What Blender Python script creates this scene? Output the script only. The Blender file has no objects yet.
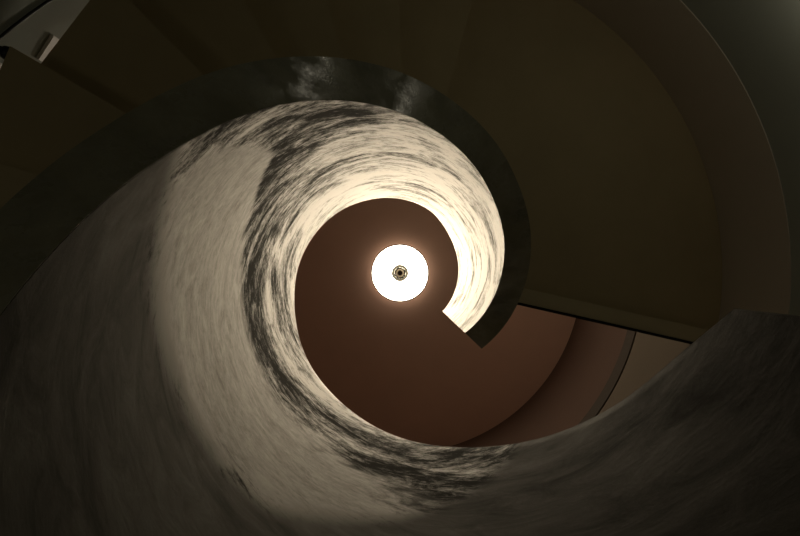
import bpy, bmesh, math, random
from mathutils import Vector, noise

random.seed(4)
sc = bpy.context.scene
COL = sc.collection
PI = math.pi
F = 800 * 24.0 / 36.0          # focal length in pixels (24 mm lens)
CZ = 0.14                      # the camera lies on the stairwell floor
K = 229.0                      # F * radius of the eye
R_IN = K / F                   # inner radius of the spiral parapet
R_OUT = R_IN * 1.255           # its outer radius
R_STEP = 1.43
R_WALL = 1.548
CEIL = CZ + 5.15
SOFFIT = CZ + 2.56


def rad(d):
    return d * PI / 180.0


def pol(r, deg, z):
    return Vector((r * math.cos(rad(deg)), -r * math.sin(rad(deg)), z))


def lerp_table(t, x):
    if x <= t[0][0]:
        (a, b), (c, d) = t[0], t[1]
    elif x >= t[-1][0]:
        (a, b), (c, d) = t[-2], t[-1]
    else:
        for i in range(len(t) - 1):
            if t[i][0] <= x <= t[i + 1][0]:
                (a, b), (c, d) = t[i], t[i + 1]
                break
    return b + (d - b) * (x - a) / (c - a)


def smooth_table(t, x, w=9.0):
    s = n = 0.0
    for k in range(-6, 7):
        g = math.exp(-0.5 * (k / 3.0) ** 2)
        s += g * lerp_table(t, x + k * w / 3.0)
        n += g
    return s / n


GLOSS_ROUGH = 0.40
GLOSS_MAX = 0.30


# ------------------------------------------------------------------ materials
def new_mat(name):
    m = bpy.data.materials.new(name)
    m.use_nodes = True
    nt = m.node_tree
    b = nt.nodes['Principled BSDF']
    return m, nt, b


def node(nt, typ, **kw):
    n = nt.nodes.new(typ)
    for k, v in kw.items():
        if k == 'ins':
            for kk, vv in v.items():
                n.inputs[kk].default_value = vv
        else:
            setattr(n, k, v)
    return n


def plaster(name, col, rough=0.85, var=0.12, scale=3.0, bump=0.08, spec=0.3):
    m, nt, b = new_mat(name)
    tc = node(nt, 'ShaderNodeTexCoord')
    n1 = node(nt, 'ShaderNodeTexNoise', ins={'Scale': scale, 'Detail': 5.0, 'Roughness': 0.6})
    nt.links.new(tc.outputs['Object'], n1.inputs['Vector'])
    r = node(nt, 'ShaderNodeValToRGB')
    r.color_ramp.elements[0].position = 0.3
    r.color_ramp.elements[1].position = 0.7
    r.color_ramp.elements[0].color = (*[c * (1 - var) for c in col], 1)
    r.color_ramp.elements[1].color = (*[min(1, c * (1 + var)) for c in col], 1)
    nt.links.new(n1.outputs['Fac'], r.inputs['Fac'])
    nt.links.new(r.outputs['Color'], b.inputs['Base Color'])
    n2 = node(nt, 'ShaderNodeTexNoise', ins={'Scale': scale * 25, 'Detail': 3.0})
    nt.links.new(tc.outputs['Object'], n2.inputs['Vector'])
    bp = node(nt, 'ShaderNodeBump', ins={'Strength': bump, 'Distance': 0.004})
    nt.links.new(n2.outputs['Fac'], bp.inputs['Height'])
    nt.links.new(bp.outputs['Normal'], b.inputs['Normal'])
    b.inputs['Roughness'].default_value = rough
    b.inputs['Specular IOR Level'].default_value = spec
    return m


def simple(name, col, rough=0.5, metal=0.0, emit=None, strength=0.0):
    m, nt, b = new_mat(name)
    b.inputs['Base Color'].default_value = (*col, 1)
    b.inputs['Roughness'].default_value = rough
    b.inputs['Metallic'].default_value = metal
    if emit:
        b.inputs['Emission Color'].default_value = (*emit, 1)
        b.inputs['Emission Strength'].default_value = strength
    return m


def trowelled_plaster():
    """Polished grey-green plaster, trowelled in streaks, with pale and dark patches."""
    m, nt, b = new_mat('trowelled polished plaster')
    L = nt.links
    uv = node(nt, 'ShaderNodeUVMap', uv_map='UVMap')
    low = node(nt, 'ShaderNodeAttribute', attribute_name='low')
    pale = node(nt, 'ShaderNodeAttribute', attribute_name='pale')
    dark = node(nt, 'ShaderNodeAttribute', attribute_name='dark')

    def tex(sx, sy, scale, detail, rough, dist=0.0):
        mp = node(nt, 'ShaderNodeMapping')
        mp.inputs['Scale'].default_value = (sx, sy, 1)
        L.new(uv.outputs['UV'], mp.inputs['Vector'])
        n = node(nt, 'ShaderNodeTexNoise', noise_dimensions='2D',
                 ins={'Scale': scale, 'Detail': detail, 'Roughness': rough, 'Distortion': dist})
        L.new(mp.outputs['Vector'], n.inputs['Vector'])
        return n.outputs['Fac']

    def mth(op, a, c, clamp=False):
        n = node(nt, 'ShaderNodeMath', operation=op, use_clamp=clamp)
        for i, x in enumerate((a, c)):
            if isinstance(x, (int, float)):
                n.inputs[i].default_value = x
            else:
                L.new(x, n.inputs[i])
        return n.outputs[0]

    def ramp(x, lo, hi):
        n = node(nt, 'ShaderNodeMapRange', interpolation_type='SMOOTHSTEP')
        L.new(x, n.inputs['Value'])
        n.inputs['From Min'].default_value = lo
        n.inputs['From Max'].default_value = hi
        return n.outputs['Result']

    patch = tex(1.0, 2.0, 2.6, 5.0, 0.60, 0.6)
    streak = tex(1.0, 2.6, 8.0, 9.0, 0.74, 0.6)
    fine = tex(1.0, 2.4, 34.0, 7.0, 0.8, 0.3)
    # how pale and polished the plaster is, 0..1
    t = mth('ADD', mth('MULTIPLY', patch, 0.45), mth('MULTIPLY', streak, 0.40))
    t = mth('ADD', t, mth('MULTIPLY', fine, 0.36))
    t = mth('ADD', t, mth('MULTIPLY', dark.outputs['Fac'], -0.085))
    base_t = ramp(t, 0.485, 0.70)
    smooth_t = ramp(mth('ADD', mth('MULTIPLY', streak, 0.5), mth('MULTIPLY', fine, 0.5)), -0.15, 0.95)
    pm = ramp(mth('ADD', pale.outputs['Fac'], mth('MULTIPLY', mth('SUBTRACT', mth('MULTIPLY', mth('ADD', streak, patch), 0.5), 0.5), 1.6)), 0.22, 0.72)
    mx = node(nt, 'ShaderNodeMix', data_type='FLOAT')
    L.new(pm, mx.inputs['Factor'])
    L.new(base_t, mx.inputs[2])
    L.new(smooth_t, mx.inputs[3])
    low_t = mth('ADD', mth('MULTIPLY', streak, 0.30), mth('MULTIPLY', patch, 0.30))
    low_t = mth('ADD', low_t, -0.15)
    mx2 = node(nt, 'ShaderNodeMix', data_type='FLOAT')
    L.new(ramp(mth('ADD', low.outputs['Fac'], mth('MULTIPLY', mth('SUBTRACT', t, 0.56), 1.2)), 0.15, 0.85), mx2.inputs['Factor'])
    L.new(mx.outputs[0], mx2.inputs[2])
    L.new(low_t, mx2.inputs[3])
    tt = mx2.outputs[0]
    cr = node(nt, 'ShaderNodeValToRGB')
    e = cr.color_ramp.elements
    e[0].position, e[0].color = 0.0, (0.020, 0.0195, 0.012, 1)
    e[1].position, e[1].color = 1.0, (0.36, 0.325, 0.27, 1)
    k = cr.color_ramp.elements.new(0.5)
    k.color = (0.115, 0.109, 0.079, 1)
    L.new(tt, cr.inputs['Fac'])
    bp = node(nt, 'ShaderNodeBump', ins={'Strength': 0.22, 'Distance': 0.004})
    h = mth('ADD', mth('MULTIPLY', streak, 0.6), mth('MULTIPLY', fine, 0.5))
    L.new(h, bp.inputs['Height'])
    dif = node(nt, 'ShaderNodeBsdfDiffuse')
    L.new(cr.outputs['Color'], dif.inputs['Color'])
    L.new(bp.outputs['Normal'], dif.inputs['Normal'])
    gl = node(nt, 'ShaderNodeBsdfGlossy')
    gl.inputs['Color'].default_value = (1.0, 0.96, 0.88, 1)
    gl.inputs['Roughness'].default_value = GLOSS_ROUGH
    L.new(bp.outputs['Normal'], gl.inputs['Normal'])
    gf = node(nt, 'ShaderNodeMapRange')
    L.new(tt, gf.inputs['Value'])
    gf.inputs['To Min'].default_value = 0.015
    gf.inputs['To Max'].default_value = GLOSS_MAX
    ms = node(nt, 'ShaderNodeMixShader')
    L.new(gf.outputs['Result'], ms.inputs['Fac'])
    L.new(dif.outputs[0], ms.inputs[1])
    L.new(gl.outputs[0], ms.inputs[2])
    out = nt.nodes['Material Output']
    L.new(ms.outputs[0], out.inputs['Surface'])
    nt.nodes.remove(b)
    return m


def patchy_gloss(name, col):
    """Dark plaster waxed unevenly: the gloss comes and goes in small patches."""
    m = plaster(name, col, rough=0.3, var=0.3, scale=7.0, bump=0.10)
    nt = m.node_tree
    b = nt.nodes['Principled BSDF']
    tc = node(nt, 'ShaderNodeTexCoord')
    n = node(nt, 'ShaderNodeTexNoise', ins={'Scale': 9.0, 'Detail': 5.0, 'Roughness': 0.65})
    nt.links.new(tc.outputs['Object'], n.inputs['Vector'])
    for sock, lo, hi in (('Roughness', 0.42, 0.13), ('Specular IOR Level', 0.05, 1.0)):
        r = node(nt, 'ShaderNodeMapRange')
        nt.links.new(n.outputs['Fac'], r.inputs['Value'])
        r.inputs['From Min'].default_value = 0.44
        r.inputs['From Max'].default_value = 0.64
        r.inputs['To Min'].default_value = lo
        r.inputs['To Max'].default_value = hi
        nt.links.new(r.outputs['Result'], b.inputs[sock])
    return m


M_PARAPET = trowelled_plaster()
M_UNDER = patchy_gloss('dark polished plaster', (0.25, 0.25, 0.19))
M_SOFFIT = plaster('olive beige paint', (0.45, 0.375, 0.225), rough=0.8, var=0.05, scale=4.0)
M_BEAM = plaster('light olive paint', (0.52, 0.46, 0.30), rough=0.8, var=0.05)
M_TREAD = plaster('oak tread', (0.30, 0.20, 0.11), rough=0.5, var=0.25, scale=8.0)
M_CEIL = plaster('brown ceiling paint', (0.78, 0.50, 0.38), rough=0.9, var=0.03)
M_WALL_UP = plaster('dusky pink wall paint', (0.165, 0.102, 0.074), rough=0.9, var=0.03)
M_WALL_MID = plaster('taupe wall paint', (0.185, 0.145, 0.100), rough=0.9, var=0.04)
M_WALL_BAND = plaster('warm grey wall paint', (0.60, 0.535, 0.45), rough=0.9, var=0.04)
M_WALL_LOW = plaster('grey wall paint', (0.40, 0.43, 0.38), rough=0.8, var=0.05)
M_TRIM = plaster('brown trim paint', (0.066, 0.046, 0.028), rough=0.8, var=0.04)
M_FLOOR = plaster('pale screed floor', (0.55, 0.50, 0.42), rough=0.5, var=0.1, scale=2.0)
M_BLACK = simple('black lacquered steel', (0.006, 0.006, 0.006), 0.35)
M_WHITE = simple('white plastic', (0.80, 0.76, 0.70), 0.4)
M_RIM = simple('dark bronze rim', (0.05, 0.035, 0.022), 0.5, 0.2)
M_GREYMETAL = simple('aged nickel', (0.50, 0.47, 0.36), 0.6, 0.0)
M_BRASS = simple('dull brass', (0.70, 0.58, 0.38), 0.6, 0.0)
M_GLASS = simple('lit opal glass', (0.9, 0.88, 0.82), 0.5, 0.0, (1.0, 0.87, 0.68), 22.0)
M_SIDE = simple('lit opal glass side', (0.9, 0.88, 0.82), 0.5, 0.0, (1.0, 0.90, 0.74), 1.1)


# ------------------------------------------------------------------ helpers
def link(name, bm, mat, parent=None, smooth=None, recalc=True):
    if recalc:
        bmesh.ops.recalc_face_normals(bm, faces=bm.faces[:])
    me = bpy.data.meshes.new(name)
    bm.to_mesh(me)
    bm.free()
    mats = mat if isinstance(mat, (list, tuple)) else [mat]
    for x in mats:
        me.materials.append(x)
    o = bpy.data.objects.new(name, me)
    COL.objects.link(o)
    if parent:
        o.parent = parent
        o.matrix_parent_inverse = parent.matrix_world.inverted() if False else o.matrix_parent_inverse
        o.location = -Vector(parent.location)
    if smooth is not None:
        for p in me.polygons:
            p.use_smooth = True
        me.set_sharp_from_angle(angle=rad(smooth))
    return o


def tag(o, label, cat, group=None):
    o['label'] = label
    o['category'] = cat
    if group:
        o['group'] = group
    return o


def thing(name, label, cat, loc=(0, 0, 0), group=None):
    o = bpy.data.objects.new(name, None)
    o.empty_display_size = 0.1
    COL.objects.link(o)
    o.location = loc
    return tag(o, label, cat, group)


def struct(name, bm, mat, smooth=None):
    o = link(name, bm, mat, None, smooth)
    o['kind'] = 'structure'
    return o


def ring_bm(profile, a0=0.0, a1=360.0, n=192):
    """Sweep a closed (r, z) profile about the vertical axis."""
    bm = bmesh.new()
    full = abs(a1 - a0) >= 359.99
    cols = []
    cnt = n if full else n + 1
    for i in range(cnt):
        a = a0 + (a1 - a0) * i / n
        cols.append([bm.verts.new(pol(r, a, z)) for r, z in profile])
    m = len(profile)
    for i in range(n):
        c, d = cols[i], cols[(i + 1) % cnt]
        for j in range(m):
            bm.faces.new((c[j], c[(j + 1) % m], d[(j + 1) % m], d[j]))
    if not full:
        bm.faces.new(cols[0])
        bm.faces.new(cols[-1][::-1])
    return bm


def lathe_bm(profile, centre=(0, 0), n=64):
    """Open profile from axis to axis -> closed solid."""
    bm = bmesh.new()
    rows = []
    for r, z in profile:
        if r < 1e-6:
            rows.append([bm.verts.new((centre[0], centre[1], z))])
        else:
            rows.append([bm.verts.new((centre[0] + r * math.cos(2 * PI * i / n),
                                       centre[1] + r * math.sin(2 * PI * i / n), z)) for i in range(n)])
    for a, b in zip(rows, rows[1:]):
        for i in range(n):
            j = (i + 1) % n
            if len(a) == 1:
                bm.faces.new((a[0], b[i], b[j]))
            elif len(b) == 1:
                bm.faces.new((a[i], a[j], b[0]))
            else:
                bm.faces.new((a[i], a[j], b[j], b[i]))
    return bm


def prism_bm(pts, z0, z1, bevel=0.0):
    bm = bmesh.new()
    lo = [bm.verts.new((x, y, z0)) for x, y in pts]
    hi = [bm.verts.new((x, y, z1)) for x, y in pts]
    n = len(pts)
    bm.faces.new(lo)
    bm.faces.new(hi[::-1])
    for i in range(n):
        j = (i + 1) % n
        bm.faces.new((lo[i], lo[j], hi[j], hi[i]))
    if bevel:
        bmesh.ops.bevel(bm, geom=bm.edges[:], offset=bevel, segments=2, affect='EDGES')
    return bm


# ------------------------------------------------------------------ the setting
struct('floor', lathe_bm([(0, -0.15), (1.95, -0.15), (1.95, 0.0), (0, 0.0)], n=128), M_FLOOR)
struct('ceiling', lathe_bm([(0, CEIL), (1.95, CEIL), (1.95, CEIL + 0.15), (0, CEIL + 0.15)], n=128), M_CEIL)
Z1 = CZ + 2.115
Z2 = CZ + 3.38
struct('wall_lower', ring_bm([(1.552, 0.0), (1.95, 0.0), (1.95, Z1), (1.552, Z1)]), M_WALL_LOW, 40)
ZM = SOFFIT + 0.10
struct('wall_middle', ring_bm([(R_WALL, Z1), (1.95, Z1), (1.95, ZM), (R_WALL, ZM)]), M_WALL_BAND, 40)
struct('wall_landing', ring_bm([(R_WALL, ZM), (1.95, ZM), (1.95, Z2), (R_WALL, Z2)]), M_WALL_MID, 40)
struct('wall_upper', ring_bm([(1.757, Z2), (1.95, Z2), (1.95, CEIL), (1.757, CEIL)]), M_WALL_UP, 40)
# capping trim on the ledge of the stairwell drum, with a groove under it, its shadow coloured in black
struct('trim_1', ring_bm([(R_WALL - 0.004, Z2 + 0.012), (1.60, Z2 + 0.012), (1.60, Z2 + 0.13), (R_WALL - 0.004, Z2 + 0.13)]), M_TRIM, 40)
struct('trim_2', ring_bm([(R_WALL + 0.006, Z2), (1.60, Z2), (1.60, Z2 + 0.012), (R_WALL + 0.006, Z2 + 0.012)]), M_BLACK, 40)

# ------------------------------------------------------------------ spiral parapet
TOP = [(-60, .0171), (-45, .0171), (0, .0172), (25, .0169), (42, .0163), (61, .01495), (90, .0139), (119, .01266),
       (132, .01196), (151, .01106), (180, .00975), (196, .00915), (224, .00780), (238, .00730), (255, .00662),
       (268, .0061), (280, .00571), (290, .00538), (299, .00504), (308, .00469), (322, .00418), (335, .00374),
       (346, .00341), (353.7, .00297), (365, .00245)]
BOT = [(-60, .01165), (-44, .01117), (-27, .01064), (-12, .0102), (4, .00965), (18, .00917), (37, .00855), (48, .00806),
       (58, .00763), (71, .00713), (86, .00647), (100, .00590), (115, .00530), (131, .00467), (141, .00431),
       (149, .00404), (160, .00357), (200, .00193), (353, -.0044)]
A0, A1 = -43.6, 353.6


def top_z(a):
    return CZ + K * smooth_table(TOP, a, 6)


def bot_z(a):
    return max(0.002, CZ + K * smooth_table(BOT, a, 6))


def sstep(x, a, b):
    t = min(1.0, max(0.0, (x - a) / (b - a)))
    return t * t * (3 - 2 * t)


PALE_UP = [(100, 1.28), (138, 1.34), (155, 1.42), (180, 1.45), (200, 1.42), (229, 1.29), (270, 1.12), (300, 1.0)]
DARK_MID = [(90, 1.55), (115, 1.36), (140, 1.46), (180, 1.55), (225, 1.42), (250, 1.32), (280, 1.18), (320, .98)]


PALE_LO = [(100, 1.40), (130, 1.30), (142, 1.09), (160, .97), (180, .93), (230, .92), (270, .92), (300, .95)]


def patches(a, z):
    """How pale, how dark-streaked and how plain the trowelled plaster is at a place of the wall."""
    zr = z - CZ
    wob = 0.05 * noise.noise(Vector((a * 0.03, zr * 4.0, 1.7)))
    up = lerp_table(PALE_UP, a) + wob
    pale = sstep(a + 40 * (zr - 1.2) + 60 * wob, 136, 145) * (1 - 0.8 * sstep(a, 235, 310))
    lo_ = lerp_table(PALE_LO, a)
    sw = 0.05 + 0.08 * sstep(a, 150, 230)
    pale *= (1 - sstep(zr + 1.2 * wob, up - sw, up + sw)) * sstep(zr + wob, lo_ - 0.07, lo_ + 0.06)
    dm = lerp_table(DARK_MID, a)
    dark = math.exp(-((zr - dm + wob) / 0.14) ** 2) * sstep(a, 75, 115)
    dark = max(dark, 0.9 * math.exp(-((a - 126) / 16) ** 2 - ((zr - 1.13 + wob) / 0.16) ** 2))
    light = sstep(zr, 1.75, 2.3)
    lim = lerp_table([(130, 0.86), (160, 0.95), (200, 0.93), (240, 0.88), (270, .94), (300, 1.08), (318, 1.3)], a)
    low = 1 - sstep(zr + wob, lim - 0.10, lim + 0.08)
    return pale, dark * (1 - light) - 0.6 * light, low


def build_parapet():
    bm = bmesh.new()
    uvl = bm.loops.layers.uv.new('UVMap')
    pl = bm.verts.layers.float.new('pale')
    dl = bm.verts.layers.float.new('dark')
    ll = bm.verts.layers.float.new('low')
    na, nz = 530, 44
    bev = 0.006
    cols, params = [], {}
    for i in range(na + 1):
        a = A0 + (A1 - A0) * i / na
        t, b0 = top_z(a), bot_z(a)
        prof = []
        for j in range(nz + 1):
            prof.append((R_IN, b0 + (t - bev - b0) * j / nz))
        prof += [(R_IN + bev * 0.3, t - bev * 0.3), (R_IN + bev, t), (R_OUT - bev, t),
                 (R_OUT - bev * 0.3, t - bev * 0.3), (R_OUT, t - bev), (R_OUT, b0)]
        col = []
        for r, z in prof:
            v = bm.verts.new(pol(r, a, z))
            p, d, lw = patches(a, z)
            v[pl], v[dl], v[ll] = p, d, lw
            params[v] = (a, z, r)
            col.append(v)
        cols.append(col)
    m = len(cols[0])
    for i in range(na):
        c, d = cols[i], cols[i + 1]
        for j in range(m):
            bm.faces.new((c[j], c[(j + 1) % m], d[(j + 1) % m], d[j]))
    bm.faces.new(cols[0])
    bm.faces.new(cols[-1][::-1])
    for f in bm.faces:
        for lp in f.loops:
            a, z, r = params[lp.vert]
            u = rad(a) * R_IN
            lp[uvl].uv = (u + (r - R_IN), (z + 0.0042 * a) + 3.0)
    return bm


parapet = thing('spiral_parapet', 'tall curling plaster parapet wall winding around the open eye of the stair',
                'parapet', (0, 0, 0))
wall_bm = build_parapet()
link('plaster_wall', wall_bm, M_PARAPET, parapet, 35)


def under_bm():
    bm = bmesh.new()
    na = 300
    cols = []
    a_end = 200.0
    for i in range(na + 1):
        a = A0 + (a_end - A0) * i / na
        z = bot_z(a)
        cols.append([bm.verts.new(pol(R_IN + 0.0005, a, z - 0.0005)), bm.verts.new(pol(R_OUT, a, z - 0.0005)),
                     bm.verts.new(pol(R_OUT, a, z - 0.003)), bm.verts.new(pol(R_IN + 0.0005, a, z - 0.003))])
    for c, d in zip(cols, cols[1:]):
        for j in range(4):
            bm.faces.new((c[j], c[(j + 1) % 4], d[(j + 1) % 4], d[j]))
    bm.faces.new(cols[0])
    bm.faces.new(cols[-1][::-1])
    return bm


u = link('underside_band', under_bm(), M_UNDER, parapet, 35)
u['label'] = 'dark polished grey green underside band'

# ------------------------------------------------------------------ landing
def image_pt(px, py, z):
    """World point at height z seen at a picture position (used to measure the landing edge)."""
    s = (z - CZ) / F
    return ((px - 400) * s, -(271 - py) * s)


E0, E1 = image_pt(516.5, 304.5, SOFFIT), image_pt(690, 344, SOFFIT)
ed = Vector((E1[0] - E0[0], E1[1] - E0[1])).normalized()
en = Vector((ed.y, -ed.x))
if en.dot(Vector(pol(1, 20, 0)[:2])) < 0:
    en = -en


def edge_at(r, off=0.0):
    p = Vector(E0) + en * off
    b = p.dot(ed)
    c = p.dot(p) - r * r
    t = -b + math.sqrt(b * b - c)
    q = p + ed * t
    return q


def ang_of(q):
    return math.degrees(math.atan2(-q.y, q.x))


landing = thing('stair_landing', 'broad olive landing slab at the head of the stair, seen from underneath', 'landing')
RI = R_OUT + 0.001
RO = R_WALL - 0.001


def slab_pts(ri, ro, off, a_end, n=40):
    pi_, po = edge_at(ri, off), edge_at(ro, off)
    ai, ao = ang_of(pi_), ang_of(po)
    pts = [tuple(pol(ri, ai + (a_end - ai) * k / n, 0)[:2]) for k in range(n + 1)]
    pts += [tuple(pol(ro, a_end + (ao - a_end) * k / n, 0)[:2]) for k in range(n + 1)]
    return pts


link('bounce_finish', prism_bm(slab_pts(RI, RO, 0.0, 75.0), SOFFIT + 0.2005, SOFFIT + 0.215), M_FLOOR, landing)  # unseen pale floor layer, added to bounce lamp light up to the ceiling
link('slab', prism_bm(slab_pts(RI, RO, 0.0, 75.0), SOFFIT, SOFFIT + 0.20), M_SOFFIT, landing)


def strip_pts(o0, o1):
    a, b = edge_at(RI + 0.004, o0), edge_at(RO, o0)
    c, d = edge_at(RO, o1), edge_at(RI + 0.004, o1)
    return [tuple(a), tuple(b), tuple(c), tuple(d)]


W = 17.5 * 2.56 / F
o = link('edge_beam', prism_bm(strip_pts(0.014, W), SOFFIT - 0.030, SOFFIT - 0.0005), M_BEAM, landing)
o['label'] = 'paler beam along the landing edge'
o = link('edge_trim', prism_bm(strip_pts(0.0, 0.013), SOFFIT - 0.034, SOFFIT - 0.0005), M_BLACK, landing)
o['label'] = 'thin black edge strip'

# ------------------------------------------------------------------ stair steps
RISER = 0.145
stair = thing('spiral_staircase', 'spiral flight of olive wedge steps climbing around the parapet', 'staircase')
for k in range(19):
    a, b = (75.005 if k == 0 else 75.0 + 15 * k), 90.0 + 15 * k
    z0 = SOFFIT - RISER * (k + 1)
    z1 = z0 + 0.20
    z0 = max(z0, 0.001)
    pts = [tuple(pol(RI, a + (b - a) * j / 6, 0)[:2]) for j in range(7)]
    pts += [tuple(pol(R_STEP, b, 0)[:2]), tuple(pol(R_STEP, a, 0)[:2])]
    s = link('step', prism_bm(pts, z0, z1 - 0.03), M_SOFFIT, stair)
    # wooden tread board lying on the step block, its nosing runs over the step below
    q = [tuple(pol(RI, a + (b - a) * j / 6, 0)[:2]) for j in range(7)]
    q += [tuple(pol(R_STEP + 0.0, b, 0)[:2]), tuple(pol(R_STEP + 0.0, a, 0)[:2])]
    t = link('tread', prism_bm(q, z1 - 0.0295, z1), M_TREAD, stair)
    t.parent = s

# ------------------------------------------------------------------ pendant lamp
LC = (0.0, 0.019)
ZB = CZ + 5.05
RL = 29.0 * 5.05 / F
lamp = thing('ceiling_lamp', 'round glowing white ceiling lamp with dark central finial', 'lamp', (LC[0], LC[1], CEIL))
C0 = (LC[0], LC[1])
# opal glass dish: slightly domed downward, open drum behind
o = link('diffuser', lathe_bm([(0.03, ZB - 0.012), (0.12, ZB - 0.010), (0.20, ZB - 0.005), (RL - 0.0115, ZB + 0.004),
                               (RL - 0.0115, ZB + 0.0095), (0.03, ZB + 0.0095), (0.03, ZB - 0.012)], C0), M_GLASS, lamp, 40)
o = link('back_pan', lathe_bm([(0, ZB + 0.010), (RL - 0.0115, ZB + 0.010), (RL - 0.0115, ZB + 0.012), (0, ZB + 0.012)], C0), M_WHITE, lamp, 40)
o = link('drum', lathe_bm([(RL - 0.06, ZB + 0.0125), (RL - 0.045, ZB + 0.0125), (RL - 0.012, ZB + 0.055), (RL - 0.012, ZB + 0.085), (RL - 0.06, ZB + 0.085), (RL - 0.06, ZB + 0.0125)], C0), M_SIDE, lamp, 40)
o = link('rim', lathe_bm([(RL - 0.011, ZB - 0.001), (RL, ZB - 0.001), (RL, ZB + 0.016), (RL - 0.011, ZB + 0.016), (RL - 0.011, ZB - 0.001)], C0), M_RIM, lamp, 40)
o['label'] = 'thin dark rim'
o = link('ceiling_rose', lathe_bm([(0, ZB + 0.0855), (0.20, ZB + 0.0855), (0.20, CEIL - 0.0005), (0, CEIL - 0.0005)], C0), M_WHITE, lamp, 40)
fin = link('finial', lathe_bm([(0.052, ZB - 0.050), (0.080, ZB - 0.034), (0.080, ZB - 0.0125),
                               (0.052, ZB - 0.0125), (0.052, ZB - 0.050)], C0), M_GREYMETAL, lamp, 25)
fin['label'] = 'dull grey metal finial ring'
for nm, prof, mt in (
        ('finial_groove', [(0, ZB - 0.044), (0.0515, ZB - 0.044), (0.0515, ZB - 0.0125), (0, ZB - 0.0125)], M_BLACK),
        ('finial_collar', [(0.022, ZB - 0.064), (0.026, ZB - 0.066), (0.040, ZB - 0.056), (0.040, ZB - 0.0445), (0.022, ZB - 0.0445), (0.022, ZB - 0.064)], M_BRASS),
        ('finial_knob', [(0, ZB - 0.052), (0.0215, ZB - 0.050), (0.0215, ZB - 0.0445), (0, ZB - 0.0445)], M_RIM)):
    x = link(nm, lathe_bm(prof, C0, 48), mt, lamp, 40)
    x.parent = fin
    x.location = (0, 0, 0)

# ------------------------------------------------------------------ fittings on the lower wall
def rod_bm(fn, n, r, m=12):
    bm = bmesh.new()
    pts = [fn(i / n) for i in range(n + 1)]
    rows = []
    for i, p in enumerate(pts):
        t = (pts[min(i + 1, n)] - pts[max(i - 1, 0)]).normalized()
        s = t.cross(Vector((0, 0, 1))).normalized()
        w = s.cross(t)
        rows.append([bm.verts.new(p + s * r * math.cos(2 * PI * k / m) + w * r * math.sin(2 * PI * k / m)) for k in range(m)])
    for a, b in zip(rows, rows[1:]):
        for k in range(m):
            bm.faces.new((a[k], a[(k + 1) % m], b[(k + 1) % m], b[k]))
    bm.faces.new(rows[0])
    bm.faces.new(rows[-1][::-1])
    return bm


def rail_pt(t):
    a = 136.0 + 24.0 * t
    return pol(1.5450, a, CZ + 1.815 - 0.0110 * (a - 146.0))


rail = thing('wall_rail', 'thin black rail crossing the grey wall beyond the step ends', 'rail', rail_pt(0.5))
link('rod', rod_bm(rail_pt, 60, 0.0055), M_BLACK, rail, 40)
for t in (0.08, 0.92):
    p = rail_pt(t)
    a = 136.0 + 24.0 * t
    link('bracket', rod_bm(lambda s, a=a, p=p: pol(1.5495 + 0.0023 * s, a, p.z), 2, 0.004), M_BLACK, rail, 40)


def plate(px, py, rr, ln, hgt, label):
    dx, dy = px - 400, 271 - py
    r_px = math.hypot(dx, dy)
    a = math.degrees(math.atan2(dy, dx))
    z = CZ + rr * F / r_px
    bm = bmesh.new()
    bmesh.ops.create_cube(bm, size=1.0)
    for v in bm.verts:
        v.co = Vector((v.co.x * 0.014, v.co.y * ln, v.co.z * hgt))
    bmesh.ops.bevel(bm, geom=bm.edges[:], offset=0.003, segments=2, affect='EDGES')
    o = link('wall_plate', bm, M_WHITE, None, 40)
    o.location = pol(1.552 - 0.0078, a, z)
    o.rotation_euler = (0, 0, rad(-a))
    tag(o, label, 'plate', 'white plates on the lower wall')
    return o


plate(47.5, 48.5, 1.542, 0.105, 0.040, 'small white rectangular plate on grey wall between two step ends')
plate(-3, 74, 1.542, 0.08, 0.040, 'white plate on grey wall just below the round black fitting')

pk = pol(1.532, 151.0, CZ + 1.497 * F / 449.0)
kn = thing('wall_fitting', 'small round black fitting beside the corner of a step', 'fitting', pk)
d = (pol(1, 151.2, 0) * -1).normalized()


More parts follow.
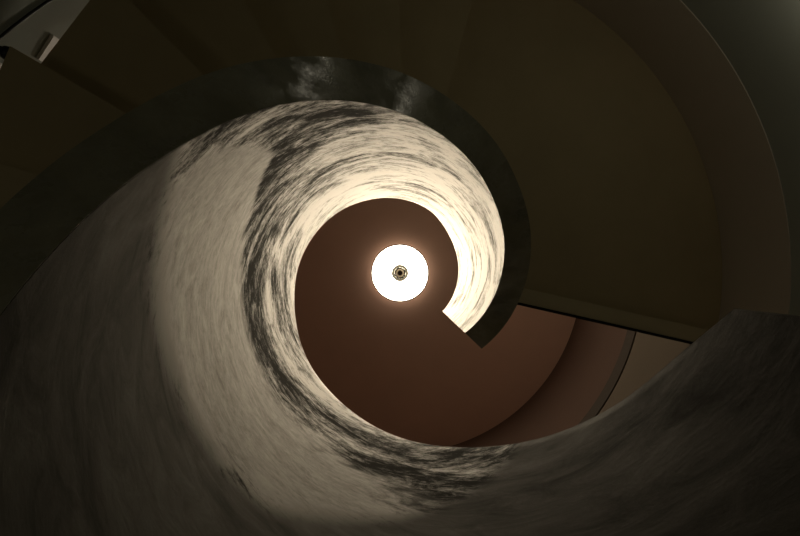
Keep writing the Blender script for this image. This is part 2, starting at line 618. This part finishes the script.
def cyl_along(p, d, prof, n=32):
    bm = bmesh.new()
    s = d.cross(Vector((0, 0, 1))).normalized()
    w = s.cross(d)
    rows = []
    for r, h in prof:
        if r < 1e-6:
            rows.append([bm.verts.new(p + d * h)])
        else:
            rows.append([bm.verts.new(p + d * h + (s * math.cos(2 * PI * k / n) + w * math.sin(2 * PI * k / n)) * r) for k in range(n)])
    for a, b in zip(rows, rows[1:]):
        for k in range(n):
            j = (k + 1) % n
            if len(a) == 1:
                bm.faces.new((a[0], b[k], b[j]))
            elif len(b) == 1:
                bm.faces.new((a[k], a[j], b[0]))
            else:
                bm.faces.new((a[k], a[j], b[j], b[k]))
    return bm


link('base', cyl_along(pk, d, [(0, -0.0195), (0.012, -0.0195), (0.012, 0.012), (0, 0.012)]), M_BLACK, kn, 40)
link('knob', cyl_along(pk, d, [(0, 0.0125), (0.014, 0.0125), (0.021, 0.020), (0.024, 0.032), (0.021, 0.044), (0.012, 0.052), (0, 0.054)]), M_BLACK, kn, 40)

# ------------------------------------------------------------------ unseen lights in the lower hall, one above the landing added to brighten the ceiling
for a, z, p in ((65.0, 1.25, 0.75), (33.0, 1.50, 0.6), (164.0, 0.55, 0.5), (40.0, 3.45, 6.5)):
    ld = bpy.data.lights.new('unseen_light', 'POINT')
    ld.energy = p
    ld.color = (1.0, 0.90, 0.70)
    ld.shadow_soft_size = 0.05 if a < 100 else 0.11
    lo = bpy.data.objects.new('unseen_light', ld)
    COL.objects.link(lo)
    lo.location = pol(1.42 if a < 100 else 1.47, a, CZ + z)

# ------------------------------------------------------------------ world, camera, output
w = bpy.data.worlds.new('World')
sc.world = w
w.use_nodes = True
w.node_tree.nodes['Background'].inputs[0].default_value = (0, 0, 0, 1)
w.node_tree.nodes['Background'].inputs[1].default_value = 0.0

cam = bpy.data.cameras.new('camera')
cam.lens = 24.0
cam.sensor_width = 36.0
cam.clip_start = 0.01
co = bpy.data.objects.new('camera', cam)
COL.objects.link(co)
co.location = (0, 0, CZ)
co.rotation_euler = (PI + math.atan(3.0 / F), 0, 0)
sc.camera = co

sc.view_settings.view_transform = 'Standard'
sc.view_settings.look = 'None'
sc.view_settings.gamma = 1.0
sc.view_settings.use_curve_mapping = False
sc.view_settings.exposure = 0.0
sc.cycles.max_bounces = 10
sc.cycles.diffuse_bounces = 6
sc.cycles.use_denoising = True
sc.cycles.sample_clamp_indirect = 6.0
